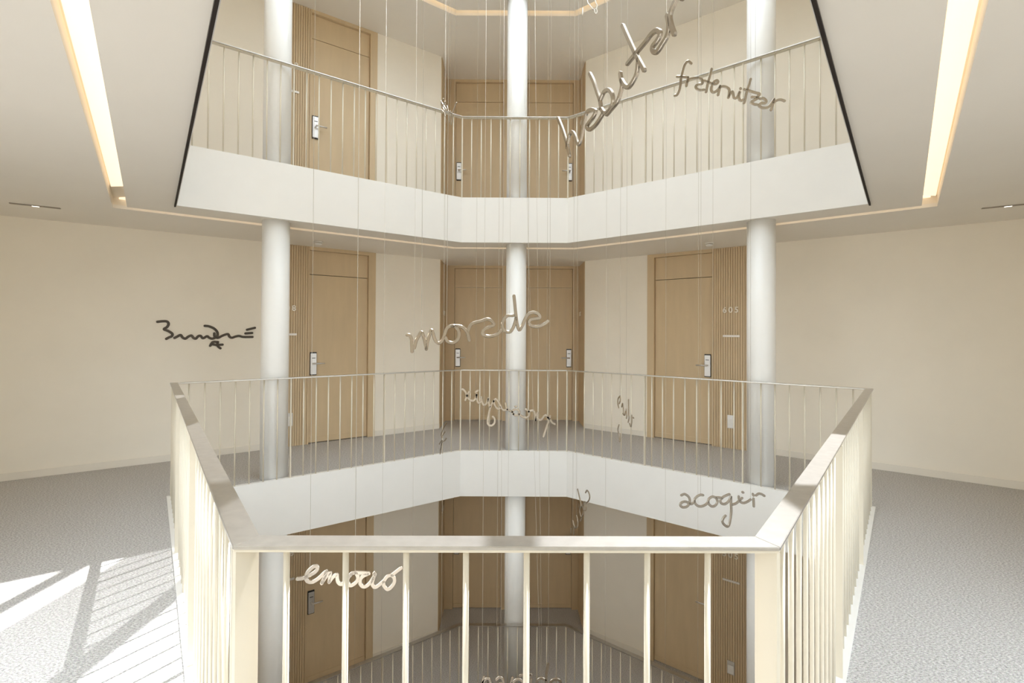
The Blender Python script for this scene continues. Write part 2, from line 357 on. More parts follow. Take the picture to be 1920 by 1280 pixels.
for L, (lv, num) in LEVELS.items():
    z = L*H
    door(WL, UL, NL, z, SJ1, SD, SJ0, SD, True, f'tan door on the left wall of the {lv} gallery beside a fluted panel')
    fluted(WL, UL, NL, SD, SF, z, f'tan fluted panel beside the left door of the {lv} gallery, behind the left column')
    room_number(f'{num}08', WL, UL, NL, 2.045, z+1.665, f'metal number {num}08 on the left fluted panel of the {lv} gallery')
    small_plate('name_plate', WL, UL, NL, 1.945, 2.145, z+1.362, z+1.388, M_SIGN, f'pale strip plate under number {num}08 on the {lv} gallery', 'sign plate', 'pale strip plates')
    switch(WL, UL, NL, 1.985, 2.07, z+0.25, z+0.41, f'white switch low on the left fluted panel of the {lv} gallery')
    if L < 1:
        door(WR, UR, NR, z, SJ1, SD, SJ0, SD, True, f'tan door on the right wall of the {lv} gallery beside a fluted panel')
        fluted(WR, UR, NR, SD, SF, z, f'tan fluted panel beside the right door of the {lv} gallery, behind the right column')
        room_number(f'{num}05', WR, UR, NR, 2.028, z+1.672, f'metal number {num}05 on the right fluted panel of the {lv} gallery')
        small_plate('name_plate', WR, UR, NR, 1.932, 2.126, z+1.370, z+1.395, M_SIGN, f'pale strip plate under number {num}05 on the {lv} gallery', 'sign plate', 'pale strip plates')
        switch(WR, UR, NR, 1.985, 2.07, z+0.25, z+0.41, f'white switch low on the right fluted panel of the {lv} gallery')
    A0, AU, AN = V2(0, YB), V2(1, 0), V2(0, -1)
    door(A0, AU, AN, z, -0.887, -0.117, -1.027, 0.075, False, f'tan left hand door in the back alcove of the {lv} gallery')
    door(A0, AU, AN, z, 0.268, 1.012, 0.075, WR.x, True, f'tan right hand door in the back alcove of the {lv} gallery')
    for sd, W0, U, N in (('left', V2(WL.x, WL.y), V2(0, 1), V2(1, 0)), ('right', V2(WR.x, WR.y), V2(0, 1), V2(-1, 0))):
        m = MB(); e = YB-W0.y
        m.wbox(W0, U, N, 0.02, e, -0.012, -0.004, z, z+C)
        n = round((e-0.02)/0.0285); p = (e-0.02)/n
        for k in range(n): m.wbox(W0, U, N, 0.02+k*p+0.001, 0.02+k*p+p-0.008, -0.004, 0.006, z, z+C)
        tag(m.build('fluted_panel', M_DOOR, origin=(W0.x, W0.y, z)), f'tan fluted panel lining the {sd} side of the alcove on the {lv} gallery', 'wall panel')
        room_number(f'{num}0'+('7' if sd == 'left' else '6'), W0, U, N, 0.34, z+1.672, f'metal room number seen edge on in the {sd} side of the {lv} alcove', d=0.020)

# ------------------------------------------------------------------ columns
for x, y, sd in ((-2.2833, 4.6474, 'left'), (0.0774, 5.8065, 'central'), (2.3853, 4.5046, 'right')):
    for L, (lv, num) in LEVELS.items():
        z = L*H; m = MB(); m.cyl(x, y, 0.1235, z, z+C, 48)
        tag(m.build('column', M_COLM, origin=(x, y, z), smooth=True), f'white round {sd} column standing behind the {lv} railing', 'column', 'white round columns at the slab edge')

# ------------------------------------------------------------------ railings
BO = 0.014
def bar_mesh():
    m = MB(); m.cyl(0, 0, 0.0064, 0.0, HR-0.018, 12); o = m.build('baluster', M_BAR, smooth=True); me = o.data; bpy.data.objects.remove(o); return me
BAR = bar_mesh()
PB = offs(P, BO); RI, RO = offs(P, -0.0215), offs(P, 0.0324)
SEG = [(0, 1), (1, 2), (2, 3), (3, 4), (4, 5), (5, 0)]
def railing(L, label):
    z = L*H; rt = thing('railing', (0, 3.3, z), label, 'railing')
    for (i, j) in SEG:
        q = [RI[i], RI[j], RO[j], RO[i]]
        if (q[1]-q[0]).cross(q[2]-q[1]) < 0: q = q[::-1]
        m = MB(); m.prism(q, z+HR-0.008, z+HR); m.build('handrail', M_STEEL, rt, bevel=0.0012)
    # painted flat bar carrying the steel rail
    m = MB(); m.closed_ring(offs(P, -0.006), offs(P, 0.030), z+HR-0.0135, z+HR-0.008); m.build('sub_rail', M_BAR, rt)
    spots = []; 
    for k, (i, j) in enumerate(SEG):
        a, b = PB[i], PB[j]; U = (b-a).normalized(); N = V2(-U.y, U.x); ln = (b-a).length
        if k == 5:
            ts = [(0.548-x)/(0.548+0.5516) for x in (-0.459, -0.337, -0.212, -0.088, 0.038, 0.163, 0.289, 0.415)]; posts = []
        else:
            n = round(ln/0.1146); ts = [q/n for q in range(1, n)]
            posts = [] if k == 2 else [1/3, 2/3]
            ts = [t for t in ts if all(abs(t-p)*ln > 0.05 for p in posts)]
        spots += [(a+(b-a)*t, k) for t in ts]
        for p in posts:
            m = MB(); c0 = a+(b-a)*p; m.wbox(c0, U, N, -0.005, 0.005, -0.014, 0.020, z+0.012, z+HR-0.0135); m.build('post', M_BAR, rt)
    for i in range(6):                                        # flat corner posts set along the mitre
        mt = (RO[i]-RI[i]); U = mt.normalized(); N = V2(-U.y, U.x); c0 = (RO[i]+RI[i])/2
        hl = mt.length/2-0.004 if i in (0, 5) else 0.018
        m = MB(); m.wbox(c0, U, N, -hl, hl, -0.005, 0.005, z+0.012, z+HR-0.0135); m.build('corner_post', M_BAR, rt)
    if L == 0:
        spots.sort(key=lambda s: s[0].length)
        single, rest = spots[:100], spots[100:]
    else:
        single = [s for s in spots if s[1] in (1, 2, 3)]; rest = [s for s in spots if s[1] not in (1, 2, 3)]
    for p, k in single:
        o = bpy.data.objects.new('baluster', BAR); COL.objects.link(o); o.parent = rt; o.location = (p.x, p.y-3.3, 0.006)
    m = MB()
    for p, k in rest: m.cyl(p.x, p.y, 0.0064, z+0.006, z+HR-0.0125, 12)
    o = m.build('baluster', M_BAR, rt, smooth=True); o['kind'] = 'stuff'
    return rt
railing(0, 'nearest cream railing with brushed steel handrail around the middle gallery opening')
railing(1, 'cream railing of the upper gallery above the white slab edge')
railing(-1, 'cream railing of the lower gallery seen down through the near bars')

# ------------------------------------------------------------------ light slots in the ceilings
for L in (0, 1, -1):
    zc = L*H+C; lv = LEVELS[L][0]
    for k, (i, j) in enumerate(SEG):
        a0, a1, b0, b1 = P34[i], P34[j], P44[i], P44[j]
        mid = (a0+b1)/2; t = thing('ceiling_light', (mid.x, mid.y, zc), f'warm recessed light slot along the {SIDES[k]} of the {lv} ceiling', 'ceiling light', 'recessed light slots')
        e = 0.006
        m = MB(); U = (a1-a0).normalized(); N = V2(-U.y, U.x); 
        def pr(q, z0, z1, mb):
            if (q[1]-q[0]).cross(q[2]-q[1]) < 0: q = q[::-1]
            mb.prism(q, z0, z1)
        A2, B2 = offs(P, 0.334), offs(P, 0.446)
        pr([A2[i], A2[j], B2[j], B2[i]], zc+0.095, zc+0.10, m)
        pr([A2[i], A2[j], P34[j], P34[i]], zc+0.03, zc+0.095, m); pr([P44[i], P44[j], B2[j], B2[i]], zc+0.03, zc+0.095, m)
        m.build('housing', M_SLOT, t)
        c0, c1, d0, d1 = offs(P, 0.35)[i], offs(P, 0.35)[j], offs(P, 0.43)[i], offs(P, 0.43)[j]
        ln = (c1-c0).length
        f0, f1 = 0.03/ln, 1-0.03/ln
        if k == 0: f1 = 1-0.42/ln
        q = [c0.lerp(c1, f0), c0.lerp(c1, f1), d0.lerp(d1, f1), d0.lerp(d1, f0)]
        m = MB(); pr(q, zc+0.080, zc+0.0945, m); m.build('diffuser', M_LED, t)

# ------------------------------------------------------------------ ceiling fittings
for x, y, sd in ((-2.281, 5.666, 'left'), (2.344, 5.581, 'right')):
    t = thing('smoke_detector', (x, y, C), f'small white smoke detector on the middle ceiling in front of the {sd} door', 'smoke detector')
    m = MB(); m.cyl(x, y, 0.050, C-0.014, C-0.001, 28); m.build('base', M_WHITE, t, smooth=True)
    m = MB(); m.cyl(x, y, 0.040, C-0.020, C-0.014, 28); m.build('grille', M_FRAME, t, smooth=True)
    m = MB()
    n = 28; rings = [(0.042, -0.020), (0.041, -0.030), (0.032, -0.040), (0.012, -0.044)]
    vs = [(x+rr*math.cos(2*math.pi*k/n), y+rr*math.sin(2*math.pi*k/n), C+zz) for rr, zz in rings for k in range(n)]
    fs = [[q*n+k, q*n+(k+1) % n, (q+1)*n+(k+1) % n, (q+1)*n+k] for q in range(3) for k in range(n)]+[list(range(n)), list(range(3*n, 4*n))]
    m.add(vs, fs); m.build('sensor_cap', M_WHITE, t, smooth=True)
for (x, y, dx, dy, sd) in ((-4.072, 4.093, 0.853, 0.522, 'left'), (4.10, 3.89, 0.85, -0.53, 'right')):
    U = V2(dx, dy).normalized(); N = V2(-U.y, U.x); c0 = V2(x, y)
    t = thing('ceiling_fixture', (x, y, C), f'slim linear fixture with a tiny bright lens on the {sd} of the middle ceiling', 'ceiling fixture')
    m = MB(); m.wbox(c0, U, N, -0.16, 0.16, -0.014, 0.014, C-0.008, C-0.001); m.build('body', M_FRAME, t, bevel=0.002)
    m = MB(); m.wbox(c0, U, N, -0.022, 0.022, -0.008, 0.008, C-0.010, C-0.008); m.build('lens', M_LENS, t)

# ------------------------------------------------------------------ hanging steel words
WORDS = {
 'habitar': {'o': (0.3156,3.1,2.5175),'a': -1.2125,'w': 0.023,'t': 0.016,'s': [[(-0.0134,0.3041),(0.0561,0.1981),(0.1213,0.0773),(0.1506,0.0)],[(0.1129,0.0646),(0.1461,0.1271),(0.1824,0.1364),(0.2198,0.0987),(0.2518,0.0446),(0.2752,0.0284),(0.3024,0.0631),(0.3347,0.1393),(0.3636,0.1786),(0.4136,0.1728),(0.4621,0.1432),(0.4376,0.1217),(0.3858,0.1073),(0.3643,0.0942),(0.4003,0.0652),(0.4626,0.0652),(0.5157,0.0852),(0.5415,0.0984)],[(0.3979,0.3882),(0.4403,0.3238),(0.4816,0.2402),(0.5085,0.1857),(0.5219,0.1311)],[(0.5124,0.1839),(0.551,0.2095),(0.5974,0.1991),(0.6316,0.1595),(0.6379,0.1134),(0.6042,0.0883),(0.5606,0.0902),(0.5219,0.1311)],[(0.5795,0.0753),(0.6285,0.0843),(0.6814,0.1003),(0.7099,0.1327),(0.7232,0.165),(0.714,0.2017),(0.7071,0.2344)],[(0.7186,0.193),(0.7488,0.1494),(0.7814,0.1272),(0.8183,0.1374),(0.849,0.1651),(0.8609,0.22)],[(0.7283,0.4679),(0.7748,0.3798),(0.8384,0.2629),(0.9085,0.1467)],[(0.7701,0.2497),(0.8384,0.2629),(0.9176,0.2761),(0.9646,0.2872),(1.0055,0.2776),(1.0259,0.2484),(1.0012,0.2312),(0.9704,0.2226),(0.976,0.1991),(1.0014,0.1822),(1.0365,0.194),(1.0748,0.2169),(1.0847,0.2555),(1.0746,0.3035)],[(1.1201,0.1948),(1.0996,0.2465),(1.0913,0.2903),(1.1076,0.3186),(1.1277,0.3385),(1.142,0.3508),(1.1709,0.3182)]]},
 'fraternitzar': {'o': (1.2153,3.5,3.0278),'a': -0.1318,'w': 0.019,'t': 0.008,'s': [[(0.115,0.3731),(0.0984,0.3891),(0.0818,0.3877),(0.0639,0.3592),(0.0511,0.3155),(0.0417,0.2715),(0.037,0.2222),(0.0276,0.1782),(0.0134,0.1493),(-0.0033,0.1429)],[(0.0131,0.2832),(0.0536,0.2797),(0.0915,0.2733)],[(0.0915,0.2723),(0.0845,0.2391),(0.0798,0.2098)],[(0.0859,0.2391),(0.1034,0.2602),(0.1293,0.265),(0.1624,0.2659)],[(0.1647,0.2638),(0.1859,0.2536),(0.193,0.2374),(0.1907,0.2203),(0.1671,0.2168),(0.1469,0.2057),(0.1531,0.1856),(0.1766,0.1743),(0.2048,0.1751)],[(0.2571,0.3244),(0.2469,0.2832),(0.2329,0.23),(0.2245,0.1862),(0.2189,0.1571)],[(0.2047,0.2416),(0.2423,0.2245),(0.2704,0.213),(0.2937,0.214),(0.303,0.2281),(0.2914,0.2387),(0.2727,0.2276),(0.2587,0.1989),(0.2555,0.1697),(0.2681,0.1517),(0.2891,0.1578),(0.3054,0.1765),(0.3171,0.1954)],[(0.3171,0.1954),(0.3101,0.1615),(0.3031,0.13)],[(0.3124,0.181),(0.331,0.1921),(0.3589,0.1855),(0.3798,0.1672),(0.3808,0.1378),(0.3752,0.1063)],[(0.3775,0.1135),(0.3914,0.142),(0.403,0.1487),(0.41,0.1214),(0.4169,0.1015),(0.4331,0.1054),(0.4538,0.1481),(0.4469,0.1144),(0.4515,0.0897),(0.4654,0.0792),(0.4815,0.088)],[(0.4584,0.1698),(0.4616,0.1647)],[(0.4837,0.161),(0.4893,0.1577)],[(0.5287,0.2337),(0.5159,0.1883),(0.5021,0.1453),(0.4921,0.0923),(0.4838,0.0611)],[(0.5044,0.1573),(0.5251,0.1463),(0.5618,0.132),(0.5915,0.1196),(0.5686,0.0952)],[(0.5366,0.1019),(0.5801,0.0936),(0.548,0.0745),(0.532,0.0633),(0.5526,0.049),(0.5755,0.0439)],[(0.5938,0.0865),(0.6166,0.0876),(0.6348,0.0696),(0.6302,0.0529),(0.6029,0.052),(0.5855,0.0409),(0.5983,0.0242),(0.6257,0.0169),(0.653,0.025),(0.6779,0.0575),(0.6893,0.0762)],[(0.6893,0.0762),(0.6802,0.0429),(0.6688,0.0)],[(0.6847,0.0523),(0.7074,0.0679),(0.7345,0.0712),(0.7616,0.06)]]},
 'morada': {'o': (-0.4423,2.05,1.3278),'a': 0.1613,'w': 0.014,'t': 0.01,'s': [[(0.0002,0.0728),(0.0114,0.0711),(0.0197,0.0555),(0.0209,0.0347),(0.0228,0.0)],[(0.0322,0.0156),(0.0395,0.0451),(0.0513,0.0695),(0.0614,0.0852),(0.0701,0.0696),(0.0764,0.0452),(0.0835,0.0104)],[(0.0825,0.0104),(0.0891,0.0452),(0.0975,0.0767),(0.1043,0.0942),(0.1113,0.0802),(0.1183,0.0558),(0.1288,0.0401),(0.1409,0.0383),(0.153,0.0524),(0.1615,0.077),(0.1701,0.0998),(0.1839,0.1105),(0.2049,0.1124),(0.2208,0.0949),(0.2237,0.0702),(0.2151,0.049),(0.1949,0.0384),(0.1739,0.0454),(0.164,0.0629)],[(0.1909,0.1123),(0.2084,0.1131),(0.233,0.1098),(0.2524,0.0951),(0.2621,0.0774),(0.2693,0.0492)],[(0.2631,0.0916),(0.2753,0.1182),(0.2965,0.1291),(0.3214,0.1353),(0.3463,0.1437),(0.3661,0.1368),(0.377,0.119),(0.3573,0.11),(0.3359,0.0991),(0.326,0.0848),(0.336,0.0714),(0.3611,0.0679),(0.3899,0.0762),(0.4114,0.096)],[(0.4637,0.1611),(0.4364,0.159),(0.4195,0.1391),(0.4156,0.114),(0.4259,0.0925),(0.4477,0.0873),(0.4622,0.1035),(0.473,0.1324),(0.4766,0.1504)],[(0.4669,0.2493),(0.4708,0.2116),(0.4765,0.1576),(0.4822,0.1217),(0.4915,0.0965),(0.5042,0.1146),(0.5169,0.1436),(0.5315,0.1673),(0.5536,0.1766),(0.5778,0.1696),(0.5853,0.1523),(0.5649,0.1484),(0.5427,0.1431),(0.5362,0.1293),(0.5503,0.1142),(0.5799,0.1134),(0.6059,0.1245),(0.6226,0.1373)]]},
 'prosper': {'o': (-0.3596,3.6,0.6302),'a': 0.0,'w': 0.016,'t': 0.008,'s': [[(0.0029,0.3512),(0.0184,0.3446),(0.0317,0.3271),(0.0406,0.3052),(0.0518,0.2832),(0.0695,0.2679),(0.0893,0.2667),(0.1046,0.2835),(0.1132,0.3121)],[(0.0567,0.336),(0.0415,0.3052),(0.0285,0.2699)],[(0.1065,0.3318),(0.1219,0.3429)],[(0.1123,0.3187),(0.1142,0.2923),(0.1201,0.2615),(0.1321,0.2484),(0.1422,0.2572)],[(0.1477,0.2947),(0.1532,0.2617),(0.1665,0.2354),(0.1841,0.2399),(0.195,0.2663),(0.2014,0.2883),(0.2029,0.2575),(0.2128,0.2224)],[(0.2412,0.2665),(0.2246,0.2356),(0.2129,0.2004),(0.2044,0.1608),(0.198,0.1256),(0.199,0.0949),(0.2158,0.0796),(0.2378,0.0862),(0.2509,0.1083),(0.2485,0.1346),(0.2353,0.1478)],[(0.2412,0.2621),(0.2543,0.2789),(0.272,0.2666),(0.2898,0.2359),(0.3032,0.2096),(0.3209,0.1956),(0.3472,0.201),(0.3605,0.1945),(0.3826,0.1836)],[(0.2412,0.2621),(0.2502,0.2358),(0.2635,0.2138),(0.2834,0.2051),(0.2899,0.2183)],[(0.3316,0.2493),(0.3361,0.2229),(0.345,0.2032)],[(0.3915,0.166),(0.3826,0.1836),(0.3979,0.2004),(0.4221,0.2013),(0.4363,0.1838),(0.4289,0.1618),(0.4069,0.1573),(0.3915,0.1682)],[(0.4044,0.2233),(0.4141,0.2259)],[(0.4355,0.1662),(0.4576,0.1487),(0.4863,0.1401),(0.5069,0.1534),(0.5103,0.1798),(0.4992,0.1964),(0.4794,0.2025)],[(0.5059,0.1863),(0.5279,0.193),(0.5478,0.1878),(0.5545,0.1624),(0.5582,0.1206)],[(0.5729,0.18),(0.5656,0.1492),(0.56,0.1206)],[(0.5723,0.1317),(0.5899,0.1229),(0.6075,0.1318),(0.625,0.1539),(0.6426,0.1562),(0.6582,0.132)],[(0.6678,0.1541),(0.6604,0.1233),(0.6474,0.088),(0.6335,0.044),(0.6191,0.0)],[(0.6471,0.1452),(0.667,0.1299),(0.6825,0.1058),(0.7046,0.0927)]]},
 'acogir': {'o': (1.0773,3.0,0.1891),'a': 0.0892,'w': 0.015,'t': 0.008,'s': [[(0.0083,0.2051),(0.0307,0.2118),(0.0543,0.1973),(0.0647,0.1754),(0.062,0.1523),(0.0447,0.1329),(0.0188,0.1297),(0.0022,0.1424),(0.0101,0.1587),(0.0343,0.1647),(0.0585,0.1564),(0.0724,0.1487),(0.089,0.1582),(0.0966,0.1779),(0.1139,0.1957),(0.1348,0.2041),(0.1522,0.2023)],[(0.0949,0.1696),(0.1008,0.1512),(0.1175,0.1358),(0.1418,0.1318),(0.1697,0.1426),(0.1843,0.1588),(0.1913,0.1786),(0.215,0.1906),(0.2388,0.1806),(0.2466,0.1571),(0.2326,0.1348),(0.2116,0.1297),(0.1931,0.1419),(0.1854,0.1588)],[(0.236,0.1857),(0.2606,0.184),(0.2781,0.1795)],[(0.3273,0.2033),(0.3027,0.1956),(0.2781,0.1822),(0.2659,0.1632),(0.2753,0.1462),(0.2957,0.1423),(0.3168,0.1544),(0.3326,0.1764),(0.3379,0.1879)],[(0.3372,0.1863),(0.3379,0.1411),(0.339,0.0909),(0.3327,0.0443),(0.324,0.0086),(0.3099,0.0),(0.2888,0.0157),(0.28,0.036),(0.2888,0.0557),(0.3011,0.0687)],[(0.345,0.1369),(0.3697,0.1436),(0.3909,0.1597),(0.4121,0.1775)],[(0.3891,0.1882),(0.3916,0.1697),(0.4015,0.1527),(0.4227,0.1454),(0.4475,0.1531),(0.4688,0.1659)],[(0.4138,0.2147),(0.4191,0.2119)],[(0.4841,0.2008),(0.4884,0.1906)],[(0.4877,0.1721),(0.4895,0.1502),(0.4902,0.1217)],[(0.5044,0.1908),(0.5222,0.2014),(0.5418,0.1986),(0.5615,0.1869)]]},
 'emocio': {'o': (-0.8889,2.0,0.3165),'a': 0.1178,'w': 0.0165,'t': 0.008,'s': [[(0.0097,0.0648),(0.0218,0.0653),(0.0365,0.0678),(0.0559,0.0774),(0.0755,0.0864),(0.0889,0.1005),(0.087,0.1118),(0.0757,0.1132),(0.0587,0.1001),(0.0466,0.083),(0.0443,0.0653),(0.0513,0.0522),(0.0684,0.0486),(0.088,0.0577),(0.1027,0.0696),(0.1149,0.0817),(0.1259,0.09)],[(0.1259,0.09),(0.1187,0.0687),(0.1073,0.0412)],[(0.109,0.045),(0.1249,0.0683),(0.1413,0.084),(0.1397,0.0675),(0.1374,0.0446)],[(0.1379,0.0458),(0.1521,0.0642),(0.1674,0.0741),(0.17,0.0581),(0.1751,0.0398),(0.1871,0.0327),(0.202,0.0434),(0.2168,0.0618),(0.2292,0.0752),(0.2417,0.0784)],[(0.2292,0.0752),(0.2148,0.058),(0.2115,0.0403),(0.2221,0.0255),(0.2358,0.0285),(0.2495,0.0406),(0.2544,0.0583),(0.2467,0.0755)],[(0.2417,0.0784),(0.2718,0.0749),(0.2995,0.0713)],[(0.2925,0.0686),(0.2749,0.061),(0.2645,0.0475),(0.2646,0.0294),(0.2753,0.0172),(0.2899,0.0189),(0.3049,0.0322),(0.3174,0.0521)],[(0.3202,0.0727),(0.3248,0.0647)],[(0.3235,0.0699),(0.3174,0.047),(0.3138,0.0265),(0.3227,0.0118),(0.3379,0.0173),(0.353,0.0294),(0.3636,0.0386),(0.3757,0.054),(0.3909,0.0583),(0.4038,0.0467),(0.4044,0.0263),(0.3913,0.0069),(0.3761,0.0),(0.3633,0.0132),(0.3601,0.0315)],[(0.396,0.0593),(0.4125,0.0722),(0.4329,0.0872)]]},
 'partido': {'o': (-0.1858,3.0,-0.8443),'a': 0.0,'w': 0.017,'t': 0.008,'s': [[(0.0363,0.1035),(0.0288,0.0759),(0.022,0.0483),(0.0136,0.0)],[(0.0288,0.069),(0.0461,0.0891),(0.0652,0.0932),(0.0757,0.076),(0.0741,0.0484),(0.0603,0.0311),(0.036,0.0328)],[(0.1156,0.0881),(0.1329,0.1013),(0.1503,0.0934),(0.1574,0.0727),(0.1576,0.0399),(0.1403,0.0243),(0.1228,0.0381),(0.1331,0.0588),(0.1557,0.0623)],[(0.2146,0.0969),(0.2068,0.0693),(0.2045,0.0313)],[(0.2079,0.059),(0.2338,0.0842),(0.2581,0.0884),(0.279,0.0746)],[(0.3026,0.2387),(0.2993,0.1938),(0.2926,0.142),(0.2877,0.0902),(0.2879,0.0349)],[(0.2615,0.1126),(0.2928,0.115),(0.324,0.1179)],[(0.3311,0.0868),(0.3278,0.0557),(0.3314,0.0281)],[(0.3317,0.1161),(0.3338,0.1127)],[(0.4385,0.1837),(0.4317,0.1491),(0.4257,0.1111),(0.4269,0.0628),(0.4295,0.0283)],[(0.4223,0.0852),(0.3972,0.0955),(0.3764,0.0869),(0.3667,0.0627),(0.3738,0.0351),(0.3975,0.0248),(0.4225,0.0438)],[(0.453,0.0594),(0.4582,0.0784),(0.4738,0.087),(0.4981,0.0881),(0.5156,0.0733),(0.5157,0.0422),(0.4949,0.0249),(0.4671,0.0335),(0.4537,0.0594)]]},
 'twist_a': {'o': (0.4636,3.6,-0.0907),'a': -1.0733,'w': 0.01,'t': 0.006,'s': [[(0.0913,0.3512),(0.1055,0.3234),(0.1196,0.2908),(0.1297,0.2606),(0.1392,0.237),(0.1554,0.2555),(0.1672,0.2791)],[(0.1871,0.3543),(0.203,0.3748),(0.2241,0.3653),(0.2347,0.3392),(0.2255,0.3104),(0.1982,0.2855),(0.1768,0.2854)],[(0.1282,0.2301),(0.15,0.2422),(0.161,0.2242),(0.1558,0.1894),(0.1396,0.164),(0.1213,0.1845),(0.1173,0.2099),(0.1282,0.2301)],[(0.1555,0.2357),(0.1826,0.2247),(0.1947,0.2484),(0.1956,0.2716)],[(0.1396,0.164),(0.1354,0.1426),(0.1223,0.1281)],[(0.0785,0.1567),(0.09,0.1303),(0.0969,0.0991),(0.0892,0.0728),(0.0622,0.058),(0.0449,0.0773),(0.0332,0.1004)],[(0.0105,0.0342),(0.0107,0.0)],[(0.0479,0.0512),(0.0454,0.0026)]]},
 'twist_b': {'o': (0.8647,3.8,0.5523),'a': -1.215,'w': 0.01,'t': 0.006,'s': [[(0.0334,0.363),(0.0077,0.3379),(0.0034,0.3009),(0.0165,0.2664)],[(0.0334,0.363),(0.04,0.3313),(0.0228,0.3)],[(0.0581,0.2798),(0.0706,0.3086),(0.0833,0.2657),(0.0898,0.2203)],[(0.1144,0.2562),(0.0992,0.2218),(0.0722,0.2317)],[(0.1205,0.2713),(0.1281,0.2266),(0.1221,0.2008)],[(0.1506,0.3498),(0.1523,0.2516),(0.1573,0.2103),(0.1454,0.1749)],[(0.193,0.2372),(0.1932,0.1886),(0.1816,0.1482),(0.1635,0.1694)],[(0.2078,0.2224),(0.2166,0.2187)],[(0.0205,0.1327),(0.0058,0.0936),(0.021,0.0493),(0.0277,0.0),(0.0403,0.0316),(0.0389,0.0674)]]},
 'twist_c': {'o': (-0.621,4.3,3.2426),'a': -0.8872,'w': 0.01,'t': 0.006,'s': [[(0.0163,0.2799),(-0.0142,0.2623),(-0.0188,0.2348)],[(0.0423,0.2444),(-0.0012,0.209)],[(-0.0268,0.2767),(0.0232,0.213),(0.0662,0.1654)],[(0.005,0.2068),(0.0299,0.1688),(0.0376,0.134)],[(0.0778,0.193),(0.0961,0.1546),(0.1145,0.1101)],[(0.1378,0.1239),(0.1147,0.0911),(0.1092,0.0551)],[(0.1614,0.0998),(0.1385,0.0671),(0.1213,0.0288)],[(0.2349,0.1634),(0.2069,0.1365),(0.1729,0.0989)],[(0.1847,0.0791),(0.1621,0.0369),(0.1509,0.0)],[(0.036,0.1634),(0.0963,0.1387),(0.1614,0.0935)],[(0.0488,0.1077),(0.0302,0.1463),(-0.0195,0.193)]]},
 'twist_d': {'o': (0.6723,4.4,4.3757),'a': 0.0,'w': 0.01,'t': 0.006,'s': [[(0.0316,0.1571),(0.0409,0.108),(0.0536,0.0953),(0.0664,0.0754),(0.0827,0.0591),(0.0882,0.0446)],[(0.0882,0.0446),(0.1009,0.0484),(0.1046,0.0265),(0.1155,0.0084),(0.1264,0.0249),(0.1217,0.0485),(0.1117,0.0576)],[(0.1208,0.0595),(0.1261,0.0905),(0.1152,0.1086),(0.1059,0.1541)],[(-0.0079,0.0583),(-0.0077,0.0255),(-0.0113,0.0)]]},
 'twist_e': {'o': (-0.6199,4.2,0.354),'a': -1.1432,'w': 0.01,'t': 0.006,'s': [[(0.2377,0.3012),(0.1935,0.2751),(0.1487,0.2406),(0.1123,0.2071),(0.0754,0.1703),(0.0947,0.1553),(0.1232,0.141),(0.0767,0.1139),(0.0246,0.0785)],[(0.2317,0.1725),(0.1875,0.145),(0.1237,0.1185)],[(0.1142,0.1271),(0.0869,0.0865),(0.0779,0.0656),(0.0595,0.0345),(0.0507,0.0)],[(0.1947,0.2228),(0.1589,0.1974),(0.1133,0.1671)]]},
 'signature': {'o': (-3.7755,5.1181,1.2128),'a': 0.5986,'w': 0.026,'t': 0.01,'s': [[(0.0,0.2933),(0.0475,0.3007),(0.0848,0.298),(0.0985,0.2718),(0.0854,0.2386),(0.0589,0.2152),(0.0965,0.1957),(0.1318,0.166),(0.1267,0.1394),(0.1026,0.1262),(0.0787,0.1097)],[(0.1513,0.1195),(0.1729,0.1328),(0.2056,0.1528),(0.2251,0.126),(0.2501,0.1125),(0.2777,0.136),(0.3056,0.1462),(0.3227,0.1224),(0.3454,0.1122),(0.3678,0.1394),(0.3906,0.1428),(0.408,0.1188),(0.4253,0.1222),(0.4511,0.1394),(0.4716,0.1221),(0.5008,0.1117),(0.5359,0.1255)],[(0.4268,0.2559),(0.4703,0.2496),(0.5173,0.2259),(0.5472,0.1879),(0.5505,0.1463),(0.5301,0.1255),(0.521,0.1463),(0.5196,0.174)],[(0.5359,0.1255),(0.5596,0.122),(0.6011,0.1463),(0.652,0.1639),(0.6674,0.1358),(0.6918,0.1217),(0.7283,0.1358),(0.7652,0.1428),(0.8088,0.1307),(0.9033,0.1306)],[(0.8425,0.2144),(0.9278,0.2389)],[(0.8272,0.1714),(0.8997,0.1774)],[(0.4812,0.0304),(0.5071,0.0737),(0.5571,0.0733)],[(0.5073,0.0495),(0.5427,0.0401),(0.602,0.0437)],[(0.5512,0.0699),(0.5546,0.0282),(0.5816,0.0)]]},
}

